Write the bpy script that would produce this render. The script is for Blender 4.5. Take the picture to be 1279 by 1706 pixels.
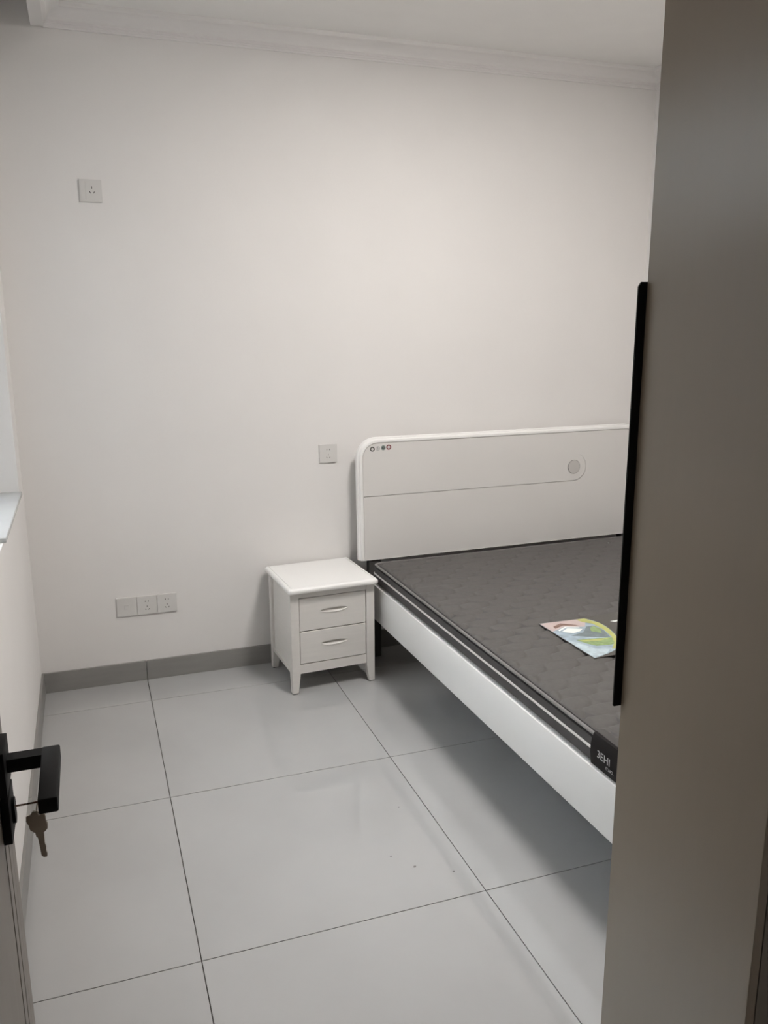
import bpy, bmesh, math
from mathutils import Vector, Matrix

C = bpy.context.scene.collection
for o in list(bpy.data.objects):
    bpy.data.objects.remove(o)

# ---------------------------------------------------------------- camera
F_PX = 1395.5
YAW, PITCH, ROLL = 0.340114, -0.223396, -0.004275
CAM = Vector((0.2736, -3.7158, 1.5844))
fw = Vector((math.sin(YAW) * math.cos(PITCH), math.cos(YAW) * math.cos(PITCH), math.sin(PITCH)))
rt = Vector((math.cos(YAW), -math.sin(YAW), 0))
up = rt.cross(fw)
rt2 = math.cos(ROLL) * rt + math.sin(ROLL) * up
up2 = -math.sin(ROLL) * rt + math.cos(ROLL) * up
cd = bpy.data.cameras.new('camera')
cam = bpy.data.objects.new('camera', cd)
C.objects.link(cam)
cam.matrix_world = Matrix(((rt2.x, up2.x, -fw.x, CAM.x), (rt2.y, up2.y, -fw.y, CAM.y),
                           (rt2.z, up2.z, -fw.z, CAM.z), (0, 0, 0, 1)))
cd.sensor_fit = 'HORIZONTAL'
cd.sensor_width = 36
cd.lens = 36 * F_PX / 1279
cd.clip_start = 0.02
bpy.context.scene.camera = cam

# ---------------------------------------------------------------- world, exposure, main light strength
SKY = 19.0
LAMP = 80.0
LAMP_COL = (1.0, 0.958, 0.922)
LAMP_XY = (1.62, -1.60)
w = bpy.data.worlds.new('world')
bpy.context.scene.world = w
w.use_nodes = True
bg = w.node_tree.nodes['Background']
# overcast evening sky: CIE overcast luminance (zenith three times the horizon), dim ground below the horizon
_n, _l = w.node_tree.nodes, w.node_tree.links
_tc = _n.new('ShaderNodeTexCoord')
_sx = _n.new('ShaderNodeSeparateXYZ')
_rp = _n.new('ShaderNodeValToRGB')
_mr = _n.new('ShaderNodeMapRange')
_mr.inputs['From Min'].default_value = -1
_mr.inputs['From Max'].default_value = 1
_e = _rp.color_ramp.elements
_e[0].position = 0.0
_e[0].color = (0.05, 0.05, 0.05, 1)
_e[1].position = 1.0
_e[1].color = (0.88, 0.94, 1.0, 1)
_k = _e.new(0.495); _k.color = (0.07, 0.07, 0.07, 1)
_k = _e.new(0.505); _k.color = (0.29, 0.31, 0.33, 1)
_l.new(_tc.outputs['Generated'], _sx.inputs[0])
_l.new(_sx.outputs['Z'], _mr.inputs['Value'])
_l.new(_mr.outputs[0], _rp.inputs[0])
_l.new(_rp.outputs[0], bg.inputs[0])
bg.inputs[1].default_value = SKY
vs = bpy.context.scene.view_settings
vs.view_transform = 'Standard'
vs.look = 'None'
vs.gamma = 1
vs.use_curve_mapping = False
vs.exposure = 0.10

# ---------------------------------------------------------------- materials
def mat(name, col, rough=0.5, metal=0.0, spec=0.5, noise=0.0, nscale=8.0, bump=0.0, bscale=200.0, emit=None,
        estr=0.0, stretch=None, coat=0.0, trans=0.0):
    m = bpy.data.materials.new(name)
    m.use_nodes = True
    nt = m.node_tree
    b = nt.nodes['Principled BSDF']
    b.inputs['Base Color'].default_value = (*col, 1)
    b.inputs['Roughness'].default_value = rough
    b.inputs['Metallic'].default_value = metal
    b.inputs['Specular IOR Level'].default_value = spec
    b.inputs['Coat Weight'].default_value = coat
    b.inputs['Transmission Weight'].default_value = trans
    tc = nt.nodes.new('ShaderNodeTexCoord')
    mp = nt.nodes.new('ShaderNodeMapping')
    nt.links.new(tc.outputs['Object'], mp.inputs[0])
    if stretch:
        mp.inputs['Scale'].default_value = stretch
    if noise > 0:
        n = nt.nodes.new('ShaderNodeTexNoise')
        n.inputs['Scale'].default_value = nscale
        n.inputs['Detail'].default_value = 5
        r = nt.nodes.new('ShaderNodeValToRGB')
        r.color_ramp.elements[0].position = 0.3
        r.color_ramp.elements[1].position = 0.7
        r.color_ramp.elements[0].color = (*[c * (1 - noise) for c in col], 1)
        r.color_ramp.elements[1].color = (*[min(1, c * (1 + noise)) for c in col], 1)
        nt.links.new(mp.outputs[0], n.inputs['Vector'])
        nt.links.new(n.outputs['Fac'], r.inputs[0])
        nt.links.new(r.outputs[0], b.inputs['Base Color'])
    if bump > 0:
        n2 = nt.nodes.new('ShaderNodeTexNoise')
        n2.inputs['Scale'].default_value = bscale
        bp = nt.nodes.new('ShaderNodeBump')
        bp.inputs['Strength'].default_value = bump
        bp.inputs['Distance'].default_value = 0.002
        nt.links.new(mp.outputs[0], n2.inputs['Vector'])
        nt.links.new(n2.outputs['Fac'], bp.inputs['Height'])
        nt.links.new(bp.outputs[0], b.inputs['Normal'])
    if emit:
        b.inputs['Emission Color'].default_value = (*emit, 1)
        b.inputs['Emission Strength'].default_value = estr
    return m

M = {
    'wall': mat('wall_paint', (0.80, 0.78, 0.76), 0.8, noise=0.012, nscale=3, bump=0.08, bscale=120, spec=0.2),
    'ceil': mat('ceiling_paint', (0.87, 0.855, 0.835), 0.85, noise=0.01, spec=0.2),
    'plaster': mat('plaster_moulding', (0.80, 0.78, 0.765), 0.6, noise=0.01),
    'tile': mat('floor_tile', (0.43, 0.43, 0.425), 0.05, noise=0.045, nscale=2.2, spec=0.9),
    'grout': mat('grout', (0.13, 0.12, 0.11), 0.9, noise=0.1),
    'skirt': mat('skirting_tile', (0.27, 0.262, 0.25), 0.35, noise=0.06, nscale=5, stretch=(1, 1, 6)),
    'outside': mat('skyblock_dark', (0.07, 0.068, 0.066), 0.9, noise=0.1, nscale=2),  # dark tone for the added walls that block the sky
    'sill': mat('sill_stone', (0.55, 0.56, 0.56), 0.2, noise=0.03, nscale=6),
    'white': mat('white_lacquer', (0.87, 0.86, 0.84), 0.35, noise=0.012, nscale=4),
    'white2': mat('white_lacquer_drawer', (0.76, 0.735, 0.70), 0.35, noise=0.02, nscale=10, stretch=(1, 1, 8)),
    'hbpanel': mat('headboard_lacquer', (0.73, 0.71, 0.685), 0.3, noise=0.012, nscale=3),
    'darkin': mat('dark_board', (0.05, 0.047, 0.045), 0.8, noise=0.1),
    'ply': mat('slat_wood', (0.11, 0.085, 0.06), 0.7, noise=0.15, nscale=6, stretch=(1, 12, 1)),
    'fabric': mat('grey_quilt_fabric', (0.106, 0.100, 0.095), 0.75, noise=0.06, nscale=60, bump=0.25, bscale=900, spec=0.3),
    'border': mat('mattress_border_fabric', (0.062, 0.058, 0.058), 0.6, noise=0.08, nscale=20, bump=0.2, bscale=300),
    'piping': mat('white_piping', (0.62, 0.60, 0.58), 0.4, noise=0.03),
    'gpiping': mat('grey_piping', (0.19, 0.18, 0.175), 0.5, noise=0.03),
    'blacklab': mat('black_label_fabric', (0.010, 0.008, 0.008), 0.6, noise=0.1, spec=0.2),
    'filmlab': mat('grey_label_flap', (0.06, 0.056, 0.053), 0.4, noise=0.05),
    'silver': mat('silver_print', (0.50, 0.49, 0.49), 0.4, noise=0.03),
    'plastic': mat('socket_plastic', (0.68, 0.665, 0.64), 0.35, noise=0.01),
    'slot': mat('socket_slot', (0.06, 0.055, 0.05), 0.7, noise=0.02),
    'ward': mat('wardrobe_laminate', (0.205, 0.163, 0.120), 0.33, noise=0.010, nscale=9, stretch=(6, 6, 0.7)),
    'wardside': mat('wardrobe_carcass', (0.16, 0.137, 0.112), 0.5, noise=0.03, nscale=9, stretch=(6, 6, 0.7)),
    'black': mat('black_metal', (0.004, 0.004, 0.004), 0.6, spec=0.2, noise=0.02),
    'door': mat('door_laminate', (0.20, 0.175, 0.15), 0.45, noise=0.05, nscale=9, stretch=(8, 8, 0.6)),
    'keymetal': mat('key_metal', (0.40, 0.36, 0.31), 0.35, metal=0.9, noise=0.08, nscale=60),
    'brass': mat('key_blade', (0.16, 0.10, 0.07), 0.35, metal=0.8, noise=0.08),
    'alu': mat('window_frame_alu', (0.72, 0.72, 0.72), 0.4, noise=0.01),
    'glass': mat('window_glass', (0.95, 0.97, 0.97), 0.02, trans=1.0, noise=0.0),
    'diffuser': mat('lamp_diffuser', (0.9, 0.9, 0.88), 0.5, emit=LAMP_COL, estr=LAMP),
    'knob': mat('grey_disc', (0.56, 0.54, 0.515), 0.5, noise=0.03),
    'b_olive': mat('badge_olive', (0.035, 0.033, 0.022), 0.5, noise=0.05),
    'b_grey': mat('badge_grey', (0.33, 0.33, 0.32), 0.5, noise=0.05),
    'b_teal': mat('badge_teal', (0.25, 0.30, 0.27), 0.5, noise=0.05),
    'b_dark': mat('badge_dark', (0.03, 0.035, 0.03), 0.5, noise=0.05),
    'b_red': mat('badge_red', (0.19, 0.05, 0.05), 0.5, noise=0.05),
    'b_white': mat('badge_white', (0.68, 0.66, 0.64), 0.5, noise=0.02),
    'p_card': mat('print_card_dark', (0.075, 0.07, 0.062), 0.35, noise=0.05),
    'p_pink': mat('print_pink', (0.52, 0.42, 0.40), 0.3, noise=0.06, nscale=20),
    'p_blue': mat('print_blue', (0.32, 0.40, 0.46), 0.3, noise=0.25, nscale=30),
    'p_lblue': mat('print_pale_blue', (0.45, 0.54, 0.58), 0.3, noise=0.2, nscale=40),
    'p_brown': mat('print_brown', (0.22, 0.13, 0.10), 0.3, noise=0.1, nscale=40),
    'p_white': mat('print_white', (0.80, 0.83, 0.80), 0.3, noise=0.01),
    'p_yel': mat('print_yellow_green', (0.45, 0.46, 0.14), 0.3, noise=0.15, nscale=30),
    'p_green': mat('print_green', (0.24, 0.34, 0.14), 0.3, noise=0.25, nscale=50),
    'p_slate': mat('print_slate', (0.16, 0.20, 0.21), 0.3, noise=0.2, nscale=40),
}

# ---------------------------------------------------------------- helpers
def tag(o, label=None, cat=None, group=None, kind=None):
    if label: o['label'] = label
    if cat: o['category'] = cat
    if group: o['group'] = group
    if kind: o['kind'] = kind
    return o

def empty(name, loc=(0, 0, 0), rz=0.0):
    o = bpy.data.objects.new(name, None)
    o.empty_display_size = 0.05
    C.objects.link(o)
    o.location = loc
    o.rotation_euler = (0, 0, rz)
    return o

def link(name, me, m, parent=None, smooth=False, loc=None):
    o = bpy.data.objects.new(name, me)
    C.objects.link(o)
    if m is not None and len(me.materials) == 0:
        me.materials.append(M[m])
    if parent: o.parent = parent
    if loc: o.location = loc
    if smooth:
        me.polygons.foreach_set('use_smooth', [True] * len(me.polygons))
        try:
            me.set_sharp_from_angle(angle=math.radians(38))
        except Exception:
            pass
    return o

def done(name, bm, m, parent=None, smooth=False, loc=None):
    me = bpy.data.meshes.new(name)
    bm.normal_update()
    bm.to_mesh(me)
    bm.free()
    return link(name, me, m, parent, smooth, loc)

def add_box(bm, x0, x1, y0, y1, z0, z1):
    v = [bm.verts.new((x, y, z)) for z in (z0, z1) for x, y in ((x0, y0), (x1, y0), (x1, y1), (x0, y1))]
    for f in ((3, 2, 1, 0), (4, 5, 6, 7), (0, 1, 5, 4), (1, 2, 6, 5), (2, 3, 7, 6), (3, 0, 4, 7)):
        bm.faces.new([v[i] for i in f])
    return v

def box(name, b, m, parent=None, bev=0.0, seg=2, loc=None):
    bm = bmesh.new()
    add_box(bm, *b)
    if bev > 0:
        bmesh.ops.bevel(bm, geom=bm.edges[:], offset=bev, segments=seg, affect='EDGES', profile=0.5)
    return done(name, bm, m, parent, smooth=bev > 0, loc=loc)

def boxes(name, bs, m, parent=None):
    bm = bmesh.new()
    for b in bs: add_box(bm, *b)
    return done(name, bm, m, parent)

def prism(bm, pts, fn, a, b):
    """pts: 2-D outline; fn(u, v, w) -> xyz; extruded w from a to b"""
    lo = [bm.verts.new(fn(u, v, a)) for u, v in pts]
    hi = [bm.verts.new(fn(u, v, b)) for u, v in pts]
    n = len(pts)
    bm.faces.new(lo[::-1])
    bm.faces.new(hi)
    for i in range(n):
        bm.faces.new((lo[i], lo[(i + 1) % n], hi[(i + 1) % n], hi[i]))
    bmesh.ops.recalc_face_normals(bm, faces=bm.faces[:])

def tube(bm, pts, r, n=8, closed=False):
    pts = [Vector(p) for p in pts]
    N = len(pts)
    rings = []
    ref = Vector((0, 0, 1))
    for i, p in enumerate(pts):
        a = pts[(i - 1) % N] if (closed or i > 0) else p
        b = pts[(i + 1) % N] if (closed or i < N - 1) else p
        t = (b - a).normalized()
        s = t.cross(ref)
        if s.length < 1e-3: s = t.cross(Vector((0, 1, 0)))
        s.normalize()
        q = s.cross(t)
        rings.append([bm.verts.new(p + r * (math.cos(2 * math.pi * k / n) * s + math.sin(2 * math.pi * k / n) * q)) for k in range(n)])
    for i in range(N if closed else N - 1):
        A, B = rings[i], rings[(i + 1) % N]
        for k in range(n):
            bm.faces.new((A[k], A[(k + 1) % n], B[(k + 1) % n], B[k]))
    if not closed:
        bm.faces.new(rings[0][::-1]); bm.faces.new(rings[-1])
    bmesh.ops.recalc_face_normals(bm, faces=bm.faces[:])

def rrect(x0, x1, z0, z1, r, corners=(1, 1, 1, 1), n=10):
    """outline from bottom-left anticlockwise; corners bl, br, tr, tl rounded or not"""
    pts = []
    for (cx, cz, a0, on) in ((x0 + r, z0 + r, 180, corners[0]), (x1 - r, z0 + r, 270, corners[1]),
                             (x1 - r, z1 - r, 0, corners[2]), (x0 + r, z1 - r, 90, corners[3])):
        if on:
            for k in range(n + 1):
                a = math.radians(a0 + 90 * k / n)
                pts.append((cx + r * math.cos(a), cz + r * math.sin(a)))
        else:
            pts.append((cx + r * (-1 if a0 in (180, 90) else 1), cz + r * (-1 if a0 in (180, 270) else 1)))
    return pts

def disc(name, r, h, m, parent, fn, n=32, r_in=0.0):
    """disc or ring lying in a plane; fn(u, v, w)"""
    bm = bmesh.new()
    if r_in <= 0:
        prism(bm, [(r * math.cos(2 * math.pi * k / n), r * math.sin(2 * math.pi * k / n)) for k in range(n)], fn, 0, h)
    else:
        L = []
        for rr, ww in ((r, 0), (r, h), (r_in, h), (r_in, 0)):
            L.append([bm.verts.new(fn(rr * math.cos(2 * math.pi * k / n), rr * math.sin(2 * math.pi * k / n), ww)) for k in range(n)])
        for i in range(4):
            A, B = L[i], L[(i + 1) % 4]
            for k in range(n):
                bm.faces.new((A[k], A[(k + 1) % n], B[(k + 1) % n], B[k]))
        bmesh.ops.recalc_face_normals(bm, faces=bm.faces[:])
    return done(name, bm, m, parent)

def text_mesh(name, body, size, m, parent, mw, extrude=0.0003):
    cu = bpy.data.curves.new(name, 'FONT')
    cu.body = body
    cu.size = size
    cu.extrude = extrude
    cu.align_x = 'LEFT'
    t = bpy.data.objects.new(name, cu)
    C.objects.link(t)
    dg = bpy.context.evaluated_depsgraph_get()
    me = bpy.data.meshes.new_from_object(t.evaluated_get(dg))
    bpy.data.objects.remove(t)
    me.transform(mw)
    me.materials.clear()
    return link(name, me, m, parent)

# ================================================================ ROOM SHELL
XR, YN, ZC = 3.0, -3.5, 2.75          # right wall, near wall, ceiling
HY = -5.2                             # end of the hallway behind the door
TX = [0.441 + 0.8 * k for k in range(-1, 5)]
TY = [-0.239 - 0.8 * k for k in range(-1, 7)]

fl = box('floor', (-0.25, XR + 0.2, HY - 0.1, 0.25, -0.06, -0.0045), 'grout')
tag(fl, 'pale grey polished floor tiles with thin dark joints', 'floor', kind='structure')
G = 0.0014
xs = [0.0] + [x for x in TX if 0 < x < XR] + [XR]
ys = [0.0] + [y for y in TY if YN - 0.15 < y < 0] + [YN - 0.15]
cache = {}
for i in range(len(xs) - 1):
    for j in range(len(ys) - 1):
        wx = xs[i + 1] - xs[i] - 2 * G
        wy = ys[j] - ys[j + 1] - 2 * G
        key = (round(wx, 3), round(wy, 3))
        if key not in cache:
            bm = bmesh.new()
            add_box(bm, -wx / 2, wx / 2, -wy / 2, wy / 2, -0.008, 0.0)
            me = bpy.data.meshes.new('tile')
            bm.to_mesh(me); bm.free()
            cache[key] = me
        link('tile', cache[key], 'tile', fl, loc=((xs[i] + xs[i + 1]) / 2, (ys[j] + ys[j + 1]) / 2, 0))
# hallway tiles
for i in range(2):
    box('tile', (0.0 + i * 0.8 + G, 0.8 + i * 0.8 - G, HY, YN - 0.152, -0.008, 0.0), 'tile', fl)

wb = box('wall_back', (-0.22, XR + 0.2, 0, 0.2, 0, ZC + 0.2), 'wall')
tag(wb, 'plain white painted wall behind the headboard', 'wall', kind='structure')
WY0, WY1, WZ0, WZ1 = -1.95, -0.19, 0.923, 2.40
wl = boxes('wall_left', [(-0.22, 0, HY, 0, 0, WZ0), (-0.22, 0, HY, 0, WZ1, ZC + 0.2),
                         (-0.22, 0, WY1, 0, WZ0, WZ1), (-0.22, 0, HY, WY0, WZ0, WZ1)], 'wall')
tag(wl, 'white painted wall with the window opening', 'wall', kind='structure')
wr = box('wall_right', (XR, XR + 0.2, HY, 0, 0, ZC + 0.2), 'wall')
tag(wr, 'white painted wall beside the bed, opposite the window', 'wall', kind='structure')
DX0, DX1, DZ = 0.146, 0.98, 2.08
wn = boxes('wall_near', [(0, DX0 - 0.045, YN - 0.15, YN, 0, ZC), (DX1, XR, YN - 0.15, YN, 0, ZC), (DX0 - 0.045, DX1, YN - 0.15, YN, DZ, ZC)], 'wall')
tag(wn, 'white painted wall with the entrance doorway', 'wall', kind='structure')
wh = boxes('wall_hall', [(0, XR, HY - 0.1, HY, 0, ZC), (1.6, 1.7, HY, YN - 0.15, 0, ZC)], 'wall')
tag(wh, 'hallway walls outside the doorway', 'wall', kind='structure')
# ceiling with the curtain recess above the window
PX0, PX1, PZ = 0.188, 0.226, 2.676
ce = boxes('ceiling', [(PX0, XR, HY, 0, ZC, ZC + 0.25), (-0.22, PX0, HY, 0, ZC + 0.2, ZC + 0.25)], 'ceil')
tag(ce, 'white ceiling with a curtain recess along the window side', 'ceiling', kind='structure')
pel = box('trim_1', (PX0, PX1, YN, 0, PZ, ZC), 'plaster')
tag(pel, 'white curtain pelmet board hanging from the ceiling by the window', 'pelmet', kind='structure')
# crown moulding: stepped lower beads, cove, upper fillet   (d = out of the wall, z)
prof = [(0, 0), (0.007, 0), (0.007, 0.007), (0.010, 0.009), (0.010, 0.014), (0.014, 0.016), (0.014, 0.021), (0.019, 0.024)]
for k in range(9):
    a = math.radians(90 * k / 8)
    prof.append((0.066 - 0.045 * math.cos(a), 0.026 + 0.034 * math.sin(a)))
prof += [(0.070, 0.064), (0.070, 0.078), (0, 0.078)]
ZB = ZC - 0.078
bm = bmesh.new()
prism(bm, prof, lambda d, z, s: (s, -d, ZB + z), PX1, XR)
cr = done('trim_2', bm, 'plaster')
tag(cr, 'white stepped crown moulding above the headboard wall', 'crown moulding', kind='structure')
bm = bmesh.new()
prism(bm, prof, lambda d, z, s: (PX1 + d, s, ZB + z), YN, 0)
cr = done('trim_3', bm, 'plaster')
tag(cr, 'white stepped crown moulding along the curtain pelmet', 'crown moulding', kind='structure')
bm = bmesh.new()
prism(bm, prof, lambda d, z, s: (XR - d, s, ZB + z), YN, 0)
cr = done('trim_4', bm, 'plaster')
tag(cr, 'white stepped crown moulding opposite the window', 'crown moulding', kind='structure')

# tile skirting, piece by piece
def skirting(name, label, cuts, fn):
    r = empty(name)
    tag(r, label, 'baseboard', kind='structure')
    for a, b in zip(cuts[:-1], cuts[1:]):
        lo, hi = min(a, b) + 0.0012, max(a, b) - 0.0012
        x0, x1, y0, y1 = fn(lo, hi)
        box('skirting_tile', (x0, x1, y0, y1, 0, 0.092), 'skirt', r, bev=0.0008, seg=1)
    return r
skirting('baseboard_back', 'grey tile skirting behind the nightstand', xs, lambda a, b: (a, b, -0.010, 0))
skirting('baseboard_left', 'grey tile skirting below the window', ys, lambda a, b: (0, 0.010, a, b))
skirting('baseboard_right', 'grey tile skirting opposite the window', ys, lambda a, b: (XR - 0.010, XR, a, b))

# window: frame, sash, panes, stone sill
win = empty('window_1', (0, (WY0 + WY1) / 2, WZ0))
tag(win, 'aluminium framed window in a deep white reveal with a pale sill', 'window', kind='structure')
hw, hh = (WY1 - WY0) / 2, WZ1 - WZ0
bm = bmesh.new()
for b in ((-hw, hw, 0, 0.05), (-hw, hw, hh - 0.05, hh), (-hw, -hw + 0.05, 0.05, hh - 0.05), (hw - 0.05, hw, 0.05, hh - 0.05), (-0.03, 0.03, 0.05, hh - 0.05)):
    add_box(bm, -0.20, -0.14, b[0], b[1], b[2], b[3])
done('window_frame', bm, 'alu', win)
for s in (-1, 1):
    a, b = sorted((s * 0.03, s * (hw - 0.05)))
    box('pane', (-0.174, -0.168, a, b, 0.05, hh - 0.05), 'glass', win)
box('window_sill', (-0.139, 0.010, -0.968 - (WY0 + WY1) / 2, hw, 0.0, 0.016), 'sill', win, bev=0.003)
box('window_sill', (-0.139, -0.026, -hw, -0.970 - (WY0 + WY1) / 2, 0.0, 0.016), 'sill', win, bev=0.003)

# unseen walls outside, added to block part of the sky light through the window
oc = boxes('wall_skyblock', [(-6.2, -6.0, -2.2, 14.0, -3.0, 3.6), (-15.0, -0.221, -2.5, -2.2, -3.0, 15.0)], 'outside')
tag(oc, 'dark unseen walls added outside the window to block sky light', 'wall', kind='structure')

# ================================================================ BED
BED = empty('bed', (1.441, -0.032, 0), math.radians(1.0))
tag(BED, 'white lacquered double bed frame with a rounded headboard', 'bed')
BW, BL = 1.53, 2.20
RZ0, RZ1 = 0.252, 0.418
box('side_rail', (0.0, 0.025, -BL, -0.075, RZ0, RZ1), 'white', BED, bev=0.004)
box('side_rail', (BW - 0.025, BW, -BL, -0.075, RZ0, RZ1), 'white', BED, bev=0.004)
box('foot_rail', (0.025, BW - 0.025, -BL, -BL + 0.025, RZ0, RZ1), 'white', BED, bev=0.004)
for x in (0.03, BW - 0.09):
    box('leg', (x, x + 0.06, -BL + 0.03, -BL + 0.09, 0, 0.30), 'white', BED, bev=0.004)
for x in (0.03, BW - 0.09):
    box('headboard_post', (x, x + 0.06, -0.085, -0.045, 0, 0.50), 'darkin', BED, bev=0.003)
box('centre_beam', (BW / 2 - 0.03, BW / 2 + 0.03, -BL + 0.026, -0.09, 0.24, 0.30), 'ply', BED)
for k in range(12):
    y = -0.16 - k * 0.175
    box('slat', (0.026, BW - 0.026, y - 0.065, y + 0.065, 0.302, 0.318), 'ply', BED)
# headboard: rounded outer slab with stepped edge, inner panel with a groove; leans back
HB = empty('headboard', (0, -0.022, 0))
HB.parent = BED
TILT = math.radians(-2.2)
HB.rotation_euler = (TILT, 0, 0)
HB.location = (0, -0.052, 0.49)        # back face bottom edge
HX0, HX1, HZ1 = -0.018, BW + 0.012, 0.575   # local z from the panel bottom
def loft(name, outlines, m, parent):
    """outlines: list of (pts, y); caps first and last"""
    bm = bmesh.new()
    R = [[bm.verts.new((x, y, z)) for x, z in pts] for pts, y in outlines]
    n = len(R[0])
    for A, B in zip(R[:-1], R[1:]):
        for k in range(n):
            bm.faces.new((A[k], A[(k + 1) % n], B[(k + 1) % n], B[k]))
    bm.faces.new(R[0]); bm.faces.new(R[-1])
    bmesh.ops.recalc_face_normals(bm, faces=bm.faces[:])
    return done(name, bm, m, parent, smooth=True)
def ol(d, r):
    return rrect(HX0 + d, HX1 - d, 0.0, HZ1 - d, r, (0, 0, 1, 1), 12)
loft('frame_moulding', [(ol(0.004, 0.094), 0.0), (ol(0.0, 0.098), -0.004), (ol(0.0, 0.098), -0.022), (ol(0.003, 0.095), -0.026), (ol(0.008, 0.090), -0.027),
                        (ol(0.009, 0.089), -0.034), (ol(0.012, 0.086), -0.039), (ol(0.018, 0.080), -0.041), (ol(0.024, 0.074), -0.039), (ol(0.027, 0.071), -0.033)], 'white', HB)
# inner panel cut by a rounded groove
CX, CZ, RG = 1.138, 0.372, 0.070
D = 0.0265
out = rrect(HX0 + D, HX1 - D, 0.0, HZ1 - D, 0.072, (0, 0, 1, 1), 12)
bm = bmesh.new()
prism(bm, out, lambda u, v, s: (u, s, v), -0.010, -0.0330)
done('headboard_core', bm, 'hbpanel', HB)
GW = 0.0034
up_, lo_ = [(HX0 + D, CZ - RG + GW / 2)], [(HX0 + D, CZ - RG - GW / 2)]
for k in range(41):
    a = math.radians(-90 + 160 * k / 40)
    g = GW * (1 if k < 24 else max(0.12, 1 - (k - 24) / 16))
    up_.append((CX + (RG - g / 2) * math.cos(a), CZ + (RG - g / 2) * math.sin(a)))
    lo_.append((CX + (RG + g / 2) * math.cos(a), CZ + (RG + g / 2) * math.sin(a)))
bm = bmesh.new()
prism(bm, out + up_ + lo_[::-1], lambda u, v, s: (u, s, v), -0.0329, -0.0360)
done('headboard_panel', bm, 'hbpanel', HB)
k = disc('inlay_disc', 0.0335, 0.003, 'knob', HB, lambda u, v, s: (CX + u, -0.0355 - s, CZ + v), 40)
k['label'] = 'round grey inlay disc'
disc('inlay_ring', 0.0355, 0.0015, 'gpiping', HB, lambda u, v, s: (CX + u, -0.0357 - s, CZ + v), 40, 0.0337)
# four small round badges
BADGE = [('b_olive', 'b_white', 0.0112, 0.0062, None), ('b_grey', 'b_white', 0.0105, 0.0092, 'b_grey'),
         ('b_teal', 'b_dark', 0.0115, 0.0066, 'b_teal'), ('b_red', 'b_white', 0.0122, 0.0064, 'b_dark')]
for i, (c1, c2, r1, r2, c3) in enumerate(BADGE):
    bx, bz = 0.056 + 0.0268 * i, 0.522 + 0.0018 * i
    disc('badge', r1, 0.0006, c1, HB, lambda u, v, s: (bx + u, -0.0358 - s, bz + v), 28, r2)
    disc('badge_centre', r2 + 0.0002, 0.0006, c2, HB, lambda u, v, s: (bx + u, -0.0358 - s, bz + v), 28)
    if i == 1:
        bm = bmesh.new()
        prism(bm, [(-0.001, -0.008), (0.001, -0.008), (0.001, -0.001), (0.006, -0.005), (0.007, -0.003), (0.0015, 0.001), (0.0035, 0.007), (-0.001, 0.008)],
              lambda u, v, s: (bx - 0.001 + u, -0.0363 - s, bz + v), 0, 0.0004)
        done('badge_mark', bm, c3, HB)
    elif i == 2:
        boxm = box('badge_mark', (bx - 0.001, bx + 0.005, -0.0368, -0.0363, bz - 0.0008, bz + 0.0008), c3, HB)
        disc('badge_mark', 0.0022, 0.0005, c3, HB, lambda u, v, s: (bx + u, -0.0363 - s, bz + v), 16)
    elif i == 3:
        disc('badge_mark', 0.0022, 0.0005, c3, HB, lambda u, v, s: (bx + u, -0.0363 - s, bz + v), 16)

# ================================================================ MATTRESS
MX0, MX1, MY0, MY1 = 0.012, 1.518, -2.170, -0.188
MZ = 0.512
MAT = empty('mattress', (1.441, -0.032, 0.319), math.radians(1.0))
tag(MAT, 'dark grey mattress quilted in fish scale pattern with white piping', 'mattress')
o = 0.319
bm = bmesh.new()
add_box(bm, MX0 + 0.018, MX1 - 0.018, MY0 + 0.03, MY1, 0.0, RZ1 + 0.004 - o)
done('mattress_base', bm, 'border', MAT)
bm = bmesh.new()
add_box(bm, MX0, MX1, MY0, MY1, RZ1 + 0.001 - o, MZ - 0.006 - o)
bmesh.ops.bevel(bm, geom=[e for e in bm.edges if abs(e.verts[0].co.z - e.verts[1].co.z) > 0.01], offset=0.022, segments=6, affect='EDGES')
bmesh.ops.bevel(bm, geom=[e for e in bm.edges if all(v.co.z > MZ - 0.007 - o for v in e.verts)], offset=0.014, segments=4, affect='EDGES')
bmesh.ops.bevel(bm, geom=[e for e in bm.edges if all(v.co.z < RZ1 + 0.002 - o for v in e.verts)], offset=0.008, segments=3, affect='EDGES')
done('border', bm, 'border', MAT, smooth=True)
def ring_path(x0, x1, y0, y1, r, z, n=8):
    return [(x, y, z) for x, y in rrect(x0, x1, y0, y1, r, (1, 1, 1, 1), n)]
bm = bmesh.new()
tube(bm, ring_path(MX0, MX1, MY0, MY1, 0.022, 0.463 - o), 0.0042, 8, True)
done('white_piping', bm, 'piping', MAT, smooth=True)
bm = bmesh.new()
tube(bm, ring_path(MX0 + 0.006, MX1 - 0.006, MY0 + 0.006, MY1 - 0.006, 0.018, MZ - 0.010 - o), 0.0055, 8, True)
done('edge_piping', bm, 'gpiping', MAT, smooth=True)
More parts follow.
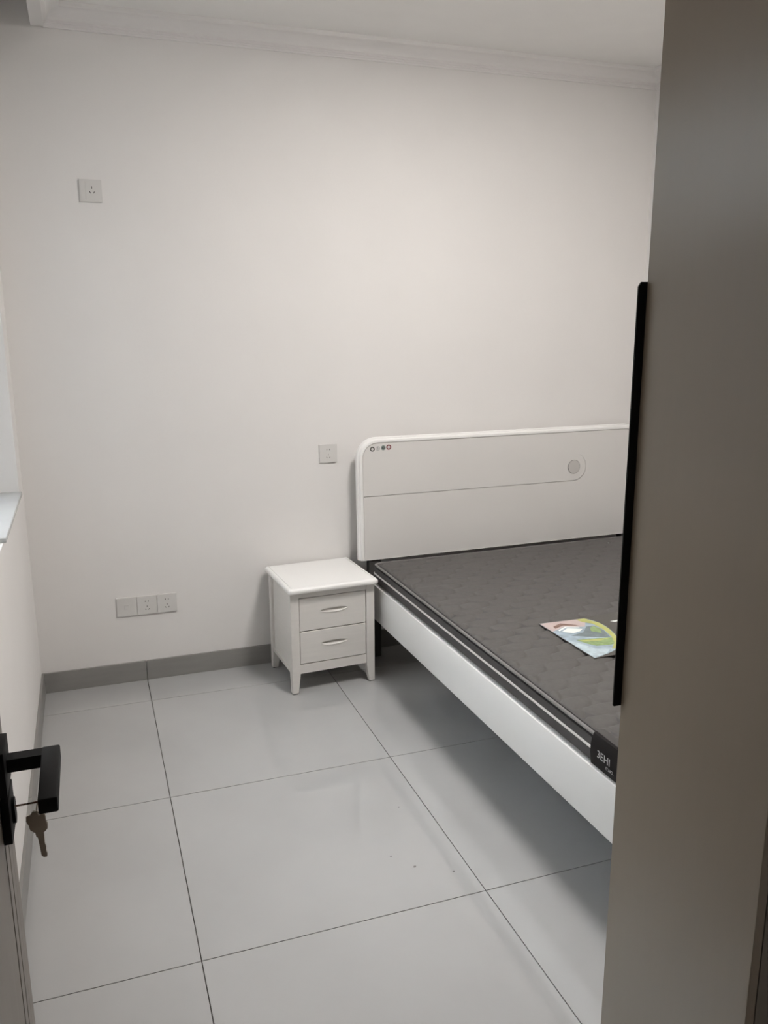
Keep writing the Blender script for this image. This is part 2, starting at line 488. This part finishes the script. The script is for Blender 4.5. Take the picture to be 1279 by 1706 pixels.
# quilted top: overlapping scales puffed up between the stitches
SW, SP = 0.124, 0.062
def puff(x, y):
    # rows advance towards +y; a lower row (nearer the foot) lies under the row above it
    rr = SW / 2
    k0 = math.floor(y / SP)
    for k in range(k0 + 2, k0 - 2, -1):
        off = (k % 2) * rr
        cx = math.floor((x - off) / SW) * SW + off + rr
        cy = k * SP
        dx, dy = x - cx, y - cy
        if dy <= 0.0 or True:
            q = (dx * dx + dy * dy) / (rr * rr)
            if q < 1.0 and dy <= 0.002:
                return (1 - q) ** 0.5
    return 0.0
tx0, tx1, ty0, ty1 = MX0 + 0.010, MX1 - 0.010, MY0 + 0.010, MY1 - 0.010
nx, ny = 330, 430
verts, faces = [], []
for j in range(ny + 1):
    for i in range(nx + 1):
        x = tx0 + (tx1 - tx0) * i / nx
        y = ty0 + (ty1 - ty0) * j / ny
        e = min(x - tx0, tx1 - x, y - ty0, ty1 - y)
        ed = min(1.0, e / 0.02)
        ed = ed * ed * (3 - 2 * ed)
        h = puff(x, y) * 0.0085 * ed - 0.006 * (1 - ed)
        h += 0.0012 * math.sin(x * 9) * math.sin(y * 7) * ed
        verts.append((x, y, MZ - 0.006 + h - o))
for j in range(ny):
    for i in range(nx):
        a = j * (nx + 1) + i
        faces.append((a, a + 1, a + nx + 2, a + nx + 1))
me = bpy.data.meshes.new('quilted_top')
me.from_pydata(verts, [], faces)
me.update()
link('quilted_top', me, 'fabric', MAT)
me.polygons.foreach_set('use_smooth', [True] * len(me.polygons))
# black corner label wrapped over the edge near the foot, with silver lettering
LY0, LY1 = MY0 + 0.005, MY0 + 0.240
bm = bmesh.new()
lp = [(MX0 - 0.0015, 0.421 - o), (MX0 - 0.0055, 0.455 - o), (MX0 - 0.0055, 0.475 - o), (MX0 - 0.002, 0.495 - o), (MX0 + 0.003, 0.5075 - o), (MX0 + 0.010, 0.5115 - o)]
A = [[bm.verts.new((x, y, z)) for x, z in lp] for y in (LY0, (LY0 + LY1) / 2, LY1)]
for r0, r1 in zip(A[:-1], A[1:]):
    for i in range(len(lp) - 1):
        bm.faces.new((r0[i], r0[i + 1], r1[i + 1], r1[i]))
bmesh.ops.recalc_face_normals(bm, faces=bm.faces[:])
bmesh.ops.solidify(bm, geom=bm.faces[:], thickness=-0.001)
lab = done('corner_label', bm, 'blacklab', MAT, smooth=True)
lab['label'] = 'black corner label with silver lettering'
bm = bmesh.new()
prism(bm, [(MX0 + 0.008, LY1), (MX0 + 0.030, LY1 - 0.004), (MX0 + 0.060, LY0 + 0.07), (MX0 + 0.060, LY0), (MX0 + 0.008, LY0)], lambda u, v, s: (u, v, 0.5118 - o + s + 0.03 * max(0, min(0.06, u - MX0 - 0.008))), 0, 0.001)
fl_ = done('label_flap', bm, 'filmlab', MAT)
# lettering on the side: local x of text -> -y, local y of text -> +z, normal -> -x
def side_text(body, size, y, z, xo, m='silver'):
    mw = Matrix(((0, 0, -1, MX0 - xo), (-1, 0, 0, y), (0, 1, 0, z - o), (0, 0, 0, 1)))
    return text_mesh('lettering', body, size, m, lab, mw)
side_text('3EHI', 0.030, LY1 - 0.030, 0.454, 0.0068)
side_text('IT.NO.', 0.012, LY1 - 0.070, 0.438, 0.0062)
# small woven marks near the pillow end
for k in range(4):
    box('woven_mark', (1.205 + k * 0.011, 1.212 + k * 0.011, -0.303 - 0.010 * k, -0.298 - 0.010 * k, MZ - o, MZ + 0.0022 - o), 'silver', MAT)

# printed card lying on the mattress
CARD = empty('printed_card', (1.85, -1.37, MZ + 0.0038))
tag(CARD, 'colourful printed card with green arc lying on the mattress', 'card')
def flat(name, pts, m, z0, z1, parent=CARD):
    bm = bmesh.new()
    prism(bm, [(x - 1.85, y + 1.37) for x, y in pts], lambda u, v, s: (u, v, s), z0, z1)
    return done(name, bm, m, parent)
flat('card_base', [(1.755, -1.200), (1.94, -1.200), (2.10, -1.192), (2.13, -1.50), (1.87, -1.540), (1.763, -1.545)], 'p_card', -0.001, 0.0008)
ARC = [(1.939, -1.211), (1.956, -1.238), (1.966, -1.271), (1.968, -1.303), (1.964, -1.335), (1.958, -1.365), (1.948, -1.396), (1.932, -1.430), (1.905, -1.473), (1.868, -1.507), (1.826, -1.526), (1.766, -1.543)]
flat('picture', [(1.757, -1.203)] + ARC, 'p_blue', 0.0008, 0.0010)
flat('pink_print', [(1.758, -1.204), (1.937, -1.211), (1.925, -1.24), (1.895, -1.285), (1.82, -1.262), (1.760, -1.290)], 'p_pink', 0.0010, 0.0011)
flat('slate_print', [(1.90, -1.285), (1.932, -1.29), (1.938, -1.335), (1.921, -1.405), (1.85, -1.375), (1.80, -1.345), (1.86, -1.33)], 'p_slate', 0.0010, 0.00112)
flat('green_print', [(1.905, -1.30), (1.925, -1.29), (1.935, -1.32), (1.915, -1.36), (1.89, -1.33)], 'p_green', 0.0011, 0.0012)
flat('leaf_print', [(1.795, -1.387), (1.842, -1.39), (1.89, -1.400), (1.918, -1.405), (1.94, -1.403), (1.915, -1.455), (1.885, -1.462), (1.831, -1.455), (1.809, -1.422)], 'p_green', 0.0010, 0.00115)
flat('leaf_streak', [(1.80, -1.392), (1.86, -1.402), (1.915, -1.409), (1.87, -1.418), (1.815, -1.408)], 'p_yel', 0.00115, 0.00125)
flat('sky_print', [(1.762, -1.375), (1.796, -1.424), (1.812, -1.475), (1.858, -1.493), (1.826, -1.523), (1.768, -1.540)], 'p_lblue', 0.0010, 0.00112)
flat('yellow_arc', [(1.904, -1.213), (1.938, -1.212), (1.965, -1.271), (1.963, -1.335), (1.947, -1.395), (1.921, -1.452), (1.880, -1.495), (1.862, -1.497), (1.905, -1.450), (1.928, -1.400), (1.941, -1.334), (1.938, -1.268), (1.910, -1.240)], 'p_yel', 0.0011, 0.0013)
flat('chevron', [(1.788, -1.246), (1.829, -1.225), (1.874, -1.258), (1.880, -1.270), (1.828, -1.248), (1.784, -1.268)], 'p_brown', 0.0011, 0.0013)
flat('chevron', [(1.786, -1.284), (1.828, -1.260), (1.872, -1.282), (1.872, -1.288), (1.828, -1.268), (1.786, -1.294)], 'p_white', 0.0011, 0.0013)
flat('white_shape', [(1.790, -1.302), (1.827, -1.277), (1.874, -1.302), (1.854, -1.318), (1.821, -1.328)], 'p_white', 0.0013, 0.0015)
flat('white_mark', [(2.012, -1.268), (2.050, -1.265), (2.050, -1.276), (2.025, -1.280)], 'p_white', 0.0008, 0.0012)

# ================================================================ NIGHTSTAND
NS = empty('nightstand', (1.207, -0.212, 0), math.radians(3.5))
tag(NS, 'white two-drawer nightstand with tapered legs beside the bed', 'nightstand')
NX, NYF, NYB, NT = 0.193, -0.172, 0.172, 0.486
# top with rounded edge and thin inset groove
bm = bmesh.new()
loops = []
for d, dz in ((0.007, -0.024), (0.003, -0.0225), (0.0006, -0.019), (0.0, -0.014), (0.0008, -0.0085), (0.0035, -0.004), (0.0075, -0.0012),
              (0.012, 0.0), (0.0170, 0.0), (0.0173, -0.0025), (0.0191, -0.0025), (0.0194, 0.0)):
    loops.append([bm.verts.new((x, y, NT + dz)) for x, y in rrect(-0.206 + d, 0.206 - d, -0.1975 + d, 0.1975 - d, max(0.004, 0.016 - d), n=5)])
for A, B in zip(loops[:-1], loops[1:]):
    for k in range(len(A)):
        bm.faces.new((A[k], A[(k + 1) % len(A)], B[(k + 1) % len(A)], B[k]))
bm.faces.new(loops[0]); bm.faces.new(loops[-1])
bmesh.ops.recalc_face_normals(bm, faces=bm.faces[:])
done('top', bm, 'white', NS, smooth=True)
ZT = NT - 0.024
def leg(sx, sy):
    bm = bmesh.new()
    x0, x1 = sorted((sx * NX, sx * (NX - 0.038)))
    y0, y1 = sorted((sy * NYB, sy * (NYB - 0.038)))
    add_box(bm, x0, x1, y0, y1, 0.004, ZT)
    # inside faces taper towards the foot
    r = bmesh.ops.bisect_plane(bm, geom=bm.verts[:] + bm.edges[:] + bm.faces[:], plane_co=(0, 0, 0.088), plane_no=(0, 0, 1))
    for v in bm.verts:
        if v.co.z < 0.01:
            if abs(abs(v.co.x) - (NX - 0.038)) < 1e-4: v.co.x += sx * 0.011
            if abs(abs(v.co.y) - (NYB - 0.038)) < 1e-4: v.co.y += sy * 0.011
    bmesh.ops.bevel(bm, geom=[e for e in bm.edges if abs(e.verts[0].co.z - e.verts[1].co.z) > 0.03], offset=0.002, segments=2, affect='EDGES')
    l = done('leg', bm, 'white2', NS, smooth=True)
    cx, cy = sx * (NX - 0.0135), sy * (NYB - 0.0135)
    box('foot_pad', (cx - 0.011, cx + 0.011, cy - 0.011, cy + 0.011, 0.0, 0.0045), 'darkin', l)
for sx in (-1, 1):
    for sy in (-1, 1):
        leg(sx, sy)
    x0, x1 = sorted((sx * (NX - 0.011), sx * (NX - 0.022)))
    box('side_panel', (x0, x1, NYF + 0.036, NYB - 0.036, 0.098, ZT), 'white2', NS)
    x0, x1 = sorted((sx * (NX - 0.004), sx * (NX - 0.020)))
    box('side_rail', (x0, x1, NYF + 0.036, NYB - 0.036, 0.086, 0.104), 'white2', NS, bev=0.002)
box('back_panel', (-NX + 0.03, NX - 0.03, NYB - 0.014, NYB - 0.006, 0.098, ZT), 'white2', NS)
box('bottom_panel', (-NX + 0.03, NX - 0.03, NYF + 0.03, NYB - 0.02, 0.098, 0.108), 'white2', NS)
FX = NX - 0.0385
box('front_rail', (-FX, FX, NYF + 0.006, NYF + 0.030, 0.4345, ZT), 'white2', NS)
box('front_rail', (-FX, FX, NYF + 0.006, NYF + 0.030, 0.090, 0.1315), 'white2', NS)
box('drawer_gap_shade', (-FX, FX, NYF + 0.0275, NYF + 0.032, 0.132, 0.434), 'darkin', NS)  # near-black backing, stands in for the shade in the gaps between drawers
def drawer(z0, z1):
    """front slab with a scooped finger pull"""
    x0, x1 = -FX + 0.0020, FX - 0.0020
    cz = (z0 + z1) / 2 + 0.010
    U, V = 120, 110
    bm = bmesh.new()
    g = []
    for j in range(V + 1):
        row = []
        for i in range(U + 1):
            # denser rows around the pull
            x = x0 + (x1 - x0) * i / U
            t = j / V
            z = z0 + (z1 - z0) * t
            e = min(x - x0, x1 - x, z - z0, z1 - z)
            y = NYF + 0.005 + (0.0015 if e < 0.0008 else 0)
            s = (x - 0.004) / 0.062
            if abs(s) < 1:
                lens = 1 - s * s
                top, bot = cz + 0.008 * lens, cz - 0.009 * lens ** 0.8
                if bot < z < top:
                    q = (z - bot) / max(1e-6, top - bot)
                    y += 0.017 * lens ** 0.4 * min(1, q / 0.4)
                elif bot - 0.006 < z <= bot:
                    y -= 0.004 * lens ** 0.5 * math.sin(math.pi * (bot - z) / 0.006)
            row.append(bm.verts.new((x, y, z)))
        g.append(row)
    for j in range(V):
        for i in range(U):
            bm.faces.new((g[j][i], g[j][i + 1], g[j + 1][i + 1], g[j + 1][i]))
    per = [g[0][i] for i in range(U + 1)] + [g[j][U] for j in range(1, V + 1)] + [g[V][i] for i in range(U - 1, -1, -1)] + [g[j][0] for j in range(V - 1, 0, -1)]
    bk = [bm.verts.new((v.co.x, NYF + 0.0265, v.co.z)) for v in per]
    n = len(per)
    for k in range(n):
        bm.faces.new((per[k], bk[k], bk[(k + 1) % n], per[(k + 1) % n]))
    bm.faces.new(bk)
    bmesh.ops.recalc_face_normals(bm, faces=bm.faces[:])
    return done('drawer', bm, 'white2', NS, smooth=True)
drawer(0.1348, 0.2800)
drawer(0.2840, 0.4310)

# ================================================================ SOCKETS ON THE BACK WALL
def plate(label, x, z, kind, tilt=0.0, wdt=0.086, hgt=0.086):
    r = empty('wall_socket', (x, 0, z))
    tag(r, label, 'socket')
    bm = bmesh.new()
    prism(bm, rrect(-wdt / 2, wdt / 2, -hgt / 2, hgt / 2, 0.003, n=4), lambda u, v, s: (u, -s, v), 0, 0.0075)
    fr = max((f for f in bm.faces if f.normal.y < -0.9), key=lambda f: f.calc_area())
    bmesh.ops.bevel(bm, geom=list(fr.edges), offset=0.0018, segments=2, affect='EDGES')
    done('plate', bm, 'plastic', r, smooth=True)
    def slot(cx, cz, w_, h_, ang=0):
        bm = bmesh.new()
        c_, s_ = math.cos(math.radians(ang)), math.sin(math.radians(ang))
        prism(bm, [(cx + c_ * u - s_ * v, cz + s_ * u + c_ * v) for u, v in ((-w_ / 2, -h_ / 2), (w_ / 2, -h_ / 2), (w_ / 2, h_ / 2), (-w_ / 2, h_ / 2))],
              lambda u, v, s: (u, -s, v), 0.007, 0.0078)
        done('slot', bm, 'slot', r)
    if kind == 'five':
        slot(-0.0065, 0.0185, 0.0026, 0.0062); slot(0.0065, 0.0185, 0.0026, 0.0062)
        slot(0, -0.005, 0.0026, 0.0072); slot(-0.007, -0.0185, 0.0026, 0.0065, 30); slot(0.007, -0.0185, 0.0026, 0.0065, -30)
    elif kind == 'three':
        box('rocker_strip', (-wdt / 2 + 0.006, -wdt / 2 + 0.023, -0.0083, -0.007, -hgt / 2 + 0.010, hgt / 2 - 0.010), 'plastic', r, bev=0.0004, seg=1)
        box('strip_joint', (-wdt / 2 + 0.0232, -wdt / 2 + 0.0246, -0.0078, -0.007, -hgt / 2 + 0.008, hgt / 2 - 0.008), 'knob', r)
        slot(0.005, 0.012, 0.0028, 0.0088); slot(-0.002, -0.006, 0.0028, 0.0088, 30); slot(0.013, -0.006, 0.0028, 0.0088, -30)
    elif kind == 'data':
        box('jack_cover', (-0.010, 0.010, -0.0086, -0.007, -0.012, 0.010), 'plastic', r, bev=0.0005, seg=1)
        box('slot', (-0.009, 0.009, -0.0090, -0.007, 0.006, 0.0085), 'knob', r)
    return r
plate('white three pin air conditioner socket high on the wall', -0.084 + 0.441, 2.096, 'three')
plate('white five hole socket on the wall beside the headboard', 0.8725 + 0.441, 0.990, 'five')
TXC = -0.110 + 0.441
plate('white data outlet at the end of the row of three low outlets', TXC + 0.0435, 0.355, 'data')
plate('white five hole socket in the middle of three low outlets', TXC + 0.1305, 0.354, 'five')
plate('white five hole socket ending the low row on the nightstand side', TXC + 0.2175, 0.354, 'five')

# ================================================================ WARDROBE
WX, WYF, WYN, WH = 1.242, -2.404, -2.797, 2.55
WR = empty('wardrobe', (WX, (WYF + WYN) / 2, 0))
tag(WR, 'tall taupe wardrobe with a long black strip handle', 'wardrobe')
hy = (WYF - WYN) / 2
box('door', (0.0, 0.019, -hy, hy, 0.0, WH), 'ward', WR, bev=0.0008, seg=1)
for s in (-1, 1):
    a, b = sorted((s * hy, s * (hy - 0.018)))
    box('side_panel', (0.021, 0.60, a, b, 0.0, WH), 'wardside', WR)
box('back_panel', (0.588, 0.60, -hy + 0.018, hy - 0.018, 0.0, WH), 'wardside', WR)
box('top_panel', (0.021, 0.588, -hy + 0.018, hy - 0.018, WH - 0.02, WH), 'wardside', WR)
box('bottom_panel', (0.021, 0.588, -hy + 0.018, hy - 0.018, 0.06, 0.08), 'wardside', WR)
# strip handle on the free edge of the door: fin standing out from the face, plate on the edge
bm = bmesh.new()
H0, H1 = 0.829, 1.652
prism(bm, [(0.019, H0), (-0.0165, H0), (-0.0180, H0 + 0.002), (-0.0180, H1 - 0.008), (-0.0125, H1), (0.019, H1)], lambda u, v, s: (u, s, v), hy - 0.0004, hy + 0.003)
hd = done('handle', bm, 'black', WR)
hd['label'] = 'long black strip handle'

# ================================================================ ENTRANCE DOOR (open, standing off the left wall)
DR = empty('door_1', (DX0, YN, 0))
tag(DR, 'grey brown room door standing open along the window wall', 'door', kind='structure')
DLW = 0.825
FYL = DLW                          # local y of the free edge
bm = bmesh.new()
add_box(bm, -0.040, -0.002, 0.004, FYL, 0.008, 2.05)
done('leaf', bm, 'door', DR)
# raised stiles and rails with grooves
box('edge_stile', (-0.002, 0.0, FYL - 0.030, FYL, 0.008, 2.05), 'door', DR, bev=0.0006, seg=1)
box('stile_band', (-0.002, 0.0003, FYL - 0.055, FYL - 0.032, 0.008, 2.05), 'door', DR, bev=0.0006, seg=1)
box('stile_band', (-0.002, 0.0, FYL - 0.082, FYL - 0.057, 0.008, 2.05), 'door', DR, bev=0.0006, seg=1)
box('door_panel', (-0.002, -0.0003, 0.006, FYL - 0.086, 0.008, 2.05), 'door', DR, bev=0.0006, seg=1)
LY = FYL - 0.065                   # lock axis
box('lever_rose', (0.0, 0.0095, LY - 0.027, LY + 0.027, 1.060, 1.114), 'black', DR, bev=0.001)
bm = bmesh.new()
# square neck out of the rose, then the arm towards the hinges
add_box(bm, 0.009, 0.066, LY - 0.006, LY + 0.012, 1.079, 1.095)
done('lever_neck', bm, 'black', DR)
box('lever_arm', (0.047, 0.067, LY - 0.108, LY + 0.013, 1.078, 1.096), 'black', DR, bev=0.002)
kr = box('key_rose', (0.0, 0.0095, LY - 0.027, LY + 0.027, 1.000, 1.054), 'black', DR, bev=0.001)
bm = bmesh.new()
prism(bm, rrect(LY - 0.009, LY + 0.009, 1.012, 1.044, 0.0088, n=8), lambda u, v, s: (s, u, v), 0.009, 0.013)
done('lock_cylinder', bm, 'black', DR)
for z in (0.25, 1.02, 1.8):
    box('hinge', (-0.002, 0.003, -0.003, 0.030, z, z + 0.1), 'alu', DR)
# frame around the opening
fr = boxes('trim_5', [(DX0 - 0.044, DX0 - 0.003, YN - 0.15, YN - 0.001, 0, DZ), (DX1 - 0.03, DX1, YN - 0.152, YN + 0.004, 0, DZ), (DX0 - 0.003, DX1 - 0.03, YN - 0.152, YN + 0.004, DZ - 0.03, DZ)], 'door')
tag(fr, 'grey brown frame of the entrance doorway', 'door frame', kind='structure')

# keys: one in the lock, one hanging from it on a ring
KX, KY, KZ = DX0 + 0.013, YN + LY, 1.0325
K1 = empty('key', (KX, KY, KZ))
K1.rotation_euler = (math.radians(-31), 0, 0)
tag(K1, 'thin key pushed into the lock of the open door', 'key')
box('key_blade', (-0.004, 0.012, -0.0045, 0.0045, -0.001, 0.001), 'brass', K1)
bm = bmesh.new()
prism(bm, [(0.012 + 0.011 + 0.011 * math.cos(2 * math.pi * k / 20), 0.010 * math.sin(2 * math.pi * k / 20)) for k in range(20)], lambda u, v, s: (u, v, s), -0.001, 0.001)
done('key_bow', bm, 'brass', K1)
bm = bmesh.new()
RR = 0.0085
tube(bm, [(RR * math.sin(2 * math.pi * k / 24) * 0.35, RR * math.sin(2 * math.pi * k / 24) * 0.94, RR * math.cos(2 * math.pi * k / 24)) for k in range(24)], 0.0010, 6, True)
rg = done('key_ring', bm, 'keymetal', None, smooth=True, loc=(KX + 0.026, KY, KZ - 0.0070))
tag(rg, 'small wire ring joining the two keys at the door lock', 'key ring')
K2 = empty('key', (KX + 0.026, KY, KZ - 0.075))
tag(K2, 'grey metal key hanging below the door lock', 'key')
K2.rotation_euler = (0, math.radians(-5), math.radians(-12))
bow = [(-0.0115, 0.058), (-0.0125, 0.052), (-0.0105, 0.046), (-0.0100, 0.040), (-0.006, 0.036), (0.000, 0.034), (0.006, 0.035), (0.0100, 0.039), (0.0110, 0.045), (0.0100, 0.050), (0.0105, 0.058), (0.005, 0.061), (0.002, 0.064), (-0.003, 0.064), (-0.006, 0.060)]
bm = bmesh.new()
prism(bm, bow, lambda u, v, s: (u, s, v), -0.0014, 0.0014)
bmesh.ops.bevel(bm, geom=[e for e in bm.edges if abs(e.verts[0].co.y - e.verts[1].co.y) < 1e-5], offset=0.0005, segments=1, affect='EDGES')
done('key_bow', bm, 'keymetal', K2)
bm = bmesh.new()
prism(bm, [(-0.005, 0.037), (-0.0045, 0.030), (-0.0030, 0.029), (-0.0030, 0.005), (-0.001, 0.002), (0.003, 0.002), (0.0040, 0.006), (0.0032, 0.010), (0.0042, 0.015), (0.0034, 0.020), (0.0042, 0.026), (0.0048, 0.037)], lambda u, v, s: (u, s, v), -0.001, 0.001)
done('key_blade', bm, 'keymetal', K2)

# ================================================================ CEILING LAMP (above the frame)
LP = empty('ceiling_lamp', (LAMP_XY[0], LAMP_XY[1], ZC))
tag(LP, 'round flush ceiling lamp with a white diffuser', 'lamp')
disc('lamp_base', 0.225, -0.036, 'white', LP, lambda u, v, s: (u, v, s), 64)
disc('diffuser', 0.215, -0.022, 'diffuser', LP, lambda u, v, s: (u, v, s - 0.0361), 64)

# ================================================================ specks of dirt on the tiles
bm = bmesh.new()
for x, y, r in ((1.155, -1.36, 0.0028), (1.04, -1.60, 0.003), (1.09, -1.67, 0.0045), (1.19, -1.73, 0.004)):
    prism(bm, [(x + r * (1 + 0.3 * math.sin(3 * k)) * math.cos(2 * math.pi * k / 9), y + r * 0.8 * math.sin(2 * math.pi * k / 9)) for k in range(9)], lambda u, v, s: (u, v, s), -0.0002, 0.0008)
sp = done('dirt_specks', bm, 'gpiping')
tag(sp, 'tiny grey dirt specks scattered on the floor tiles', 'dirt', kind='stuff')
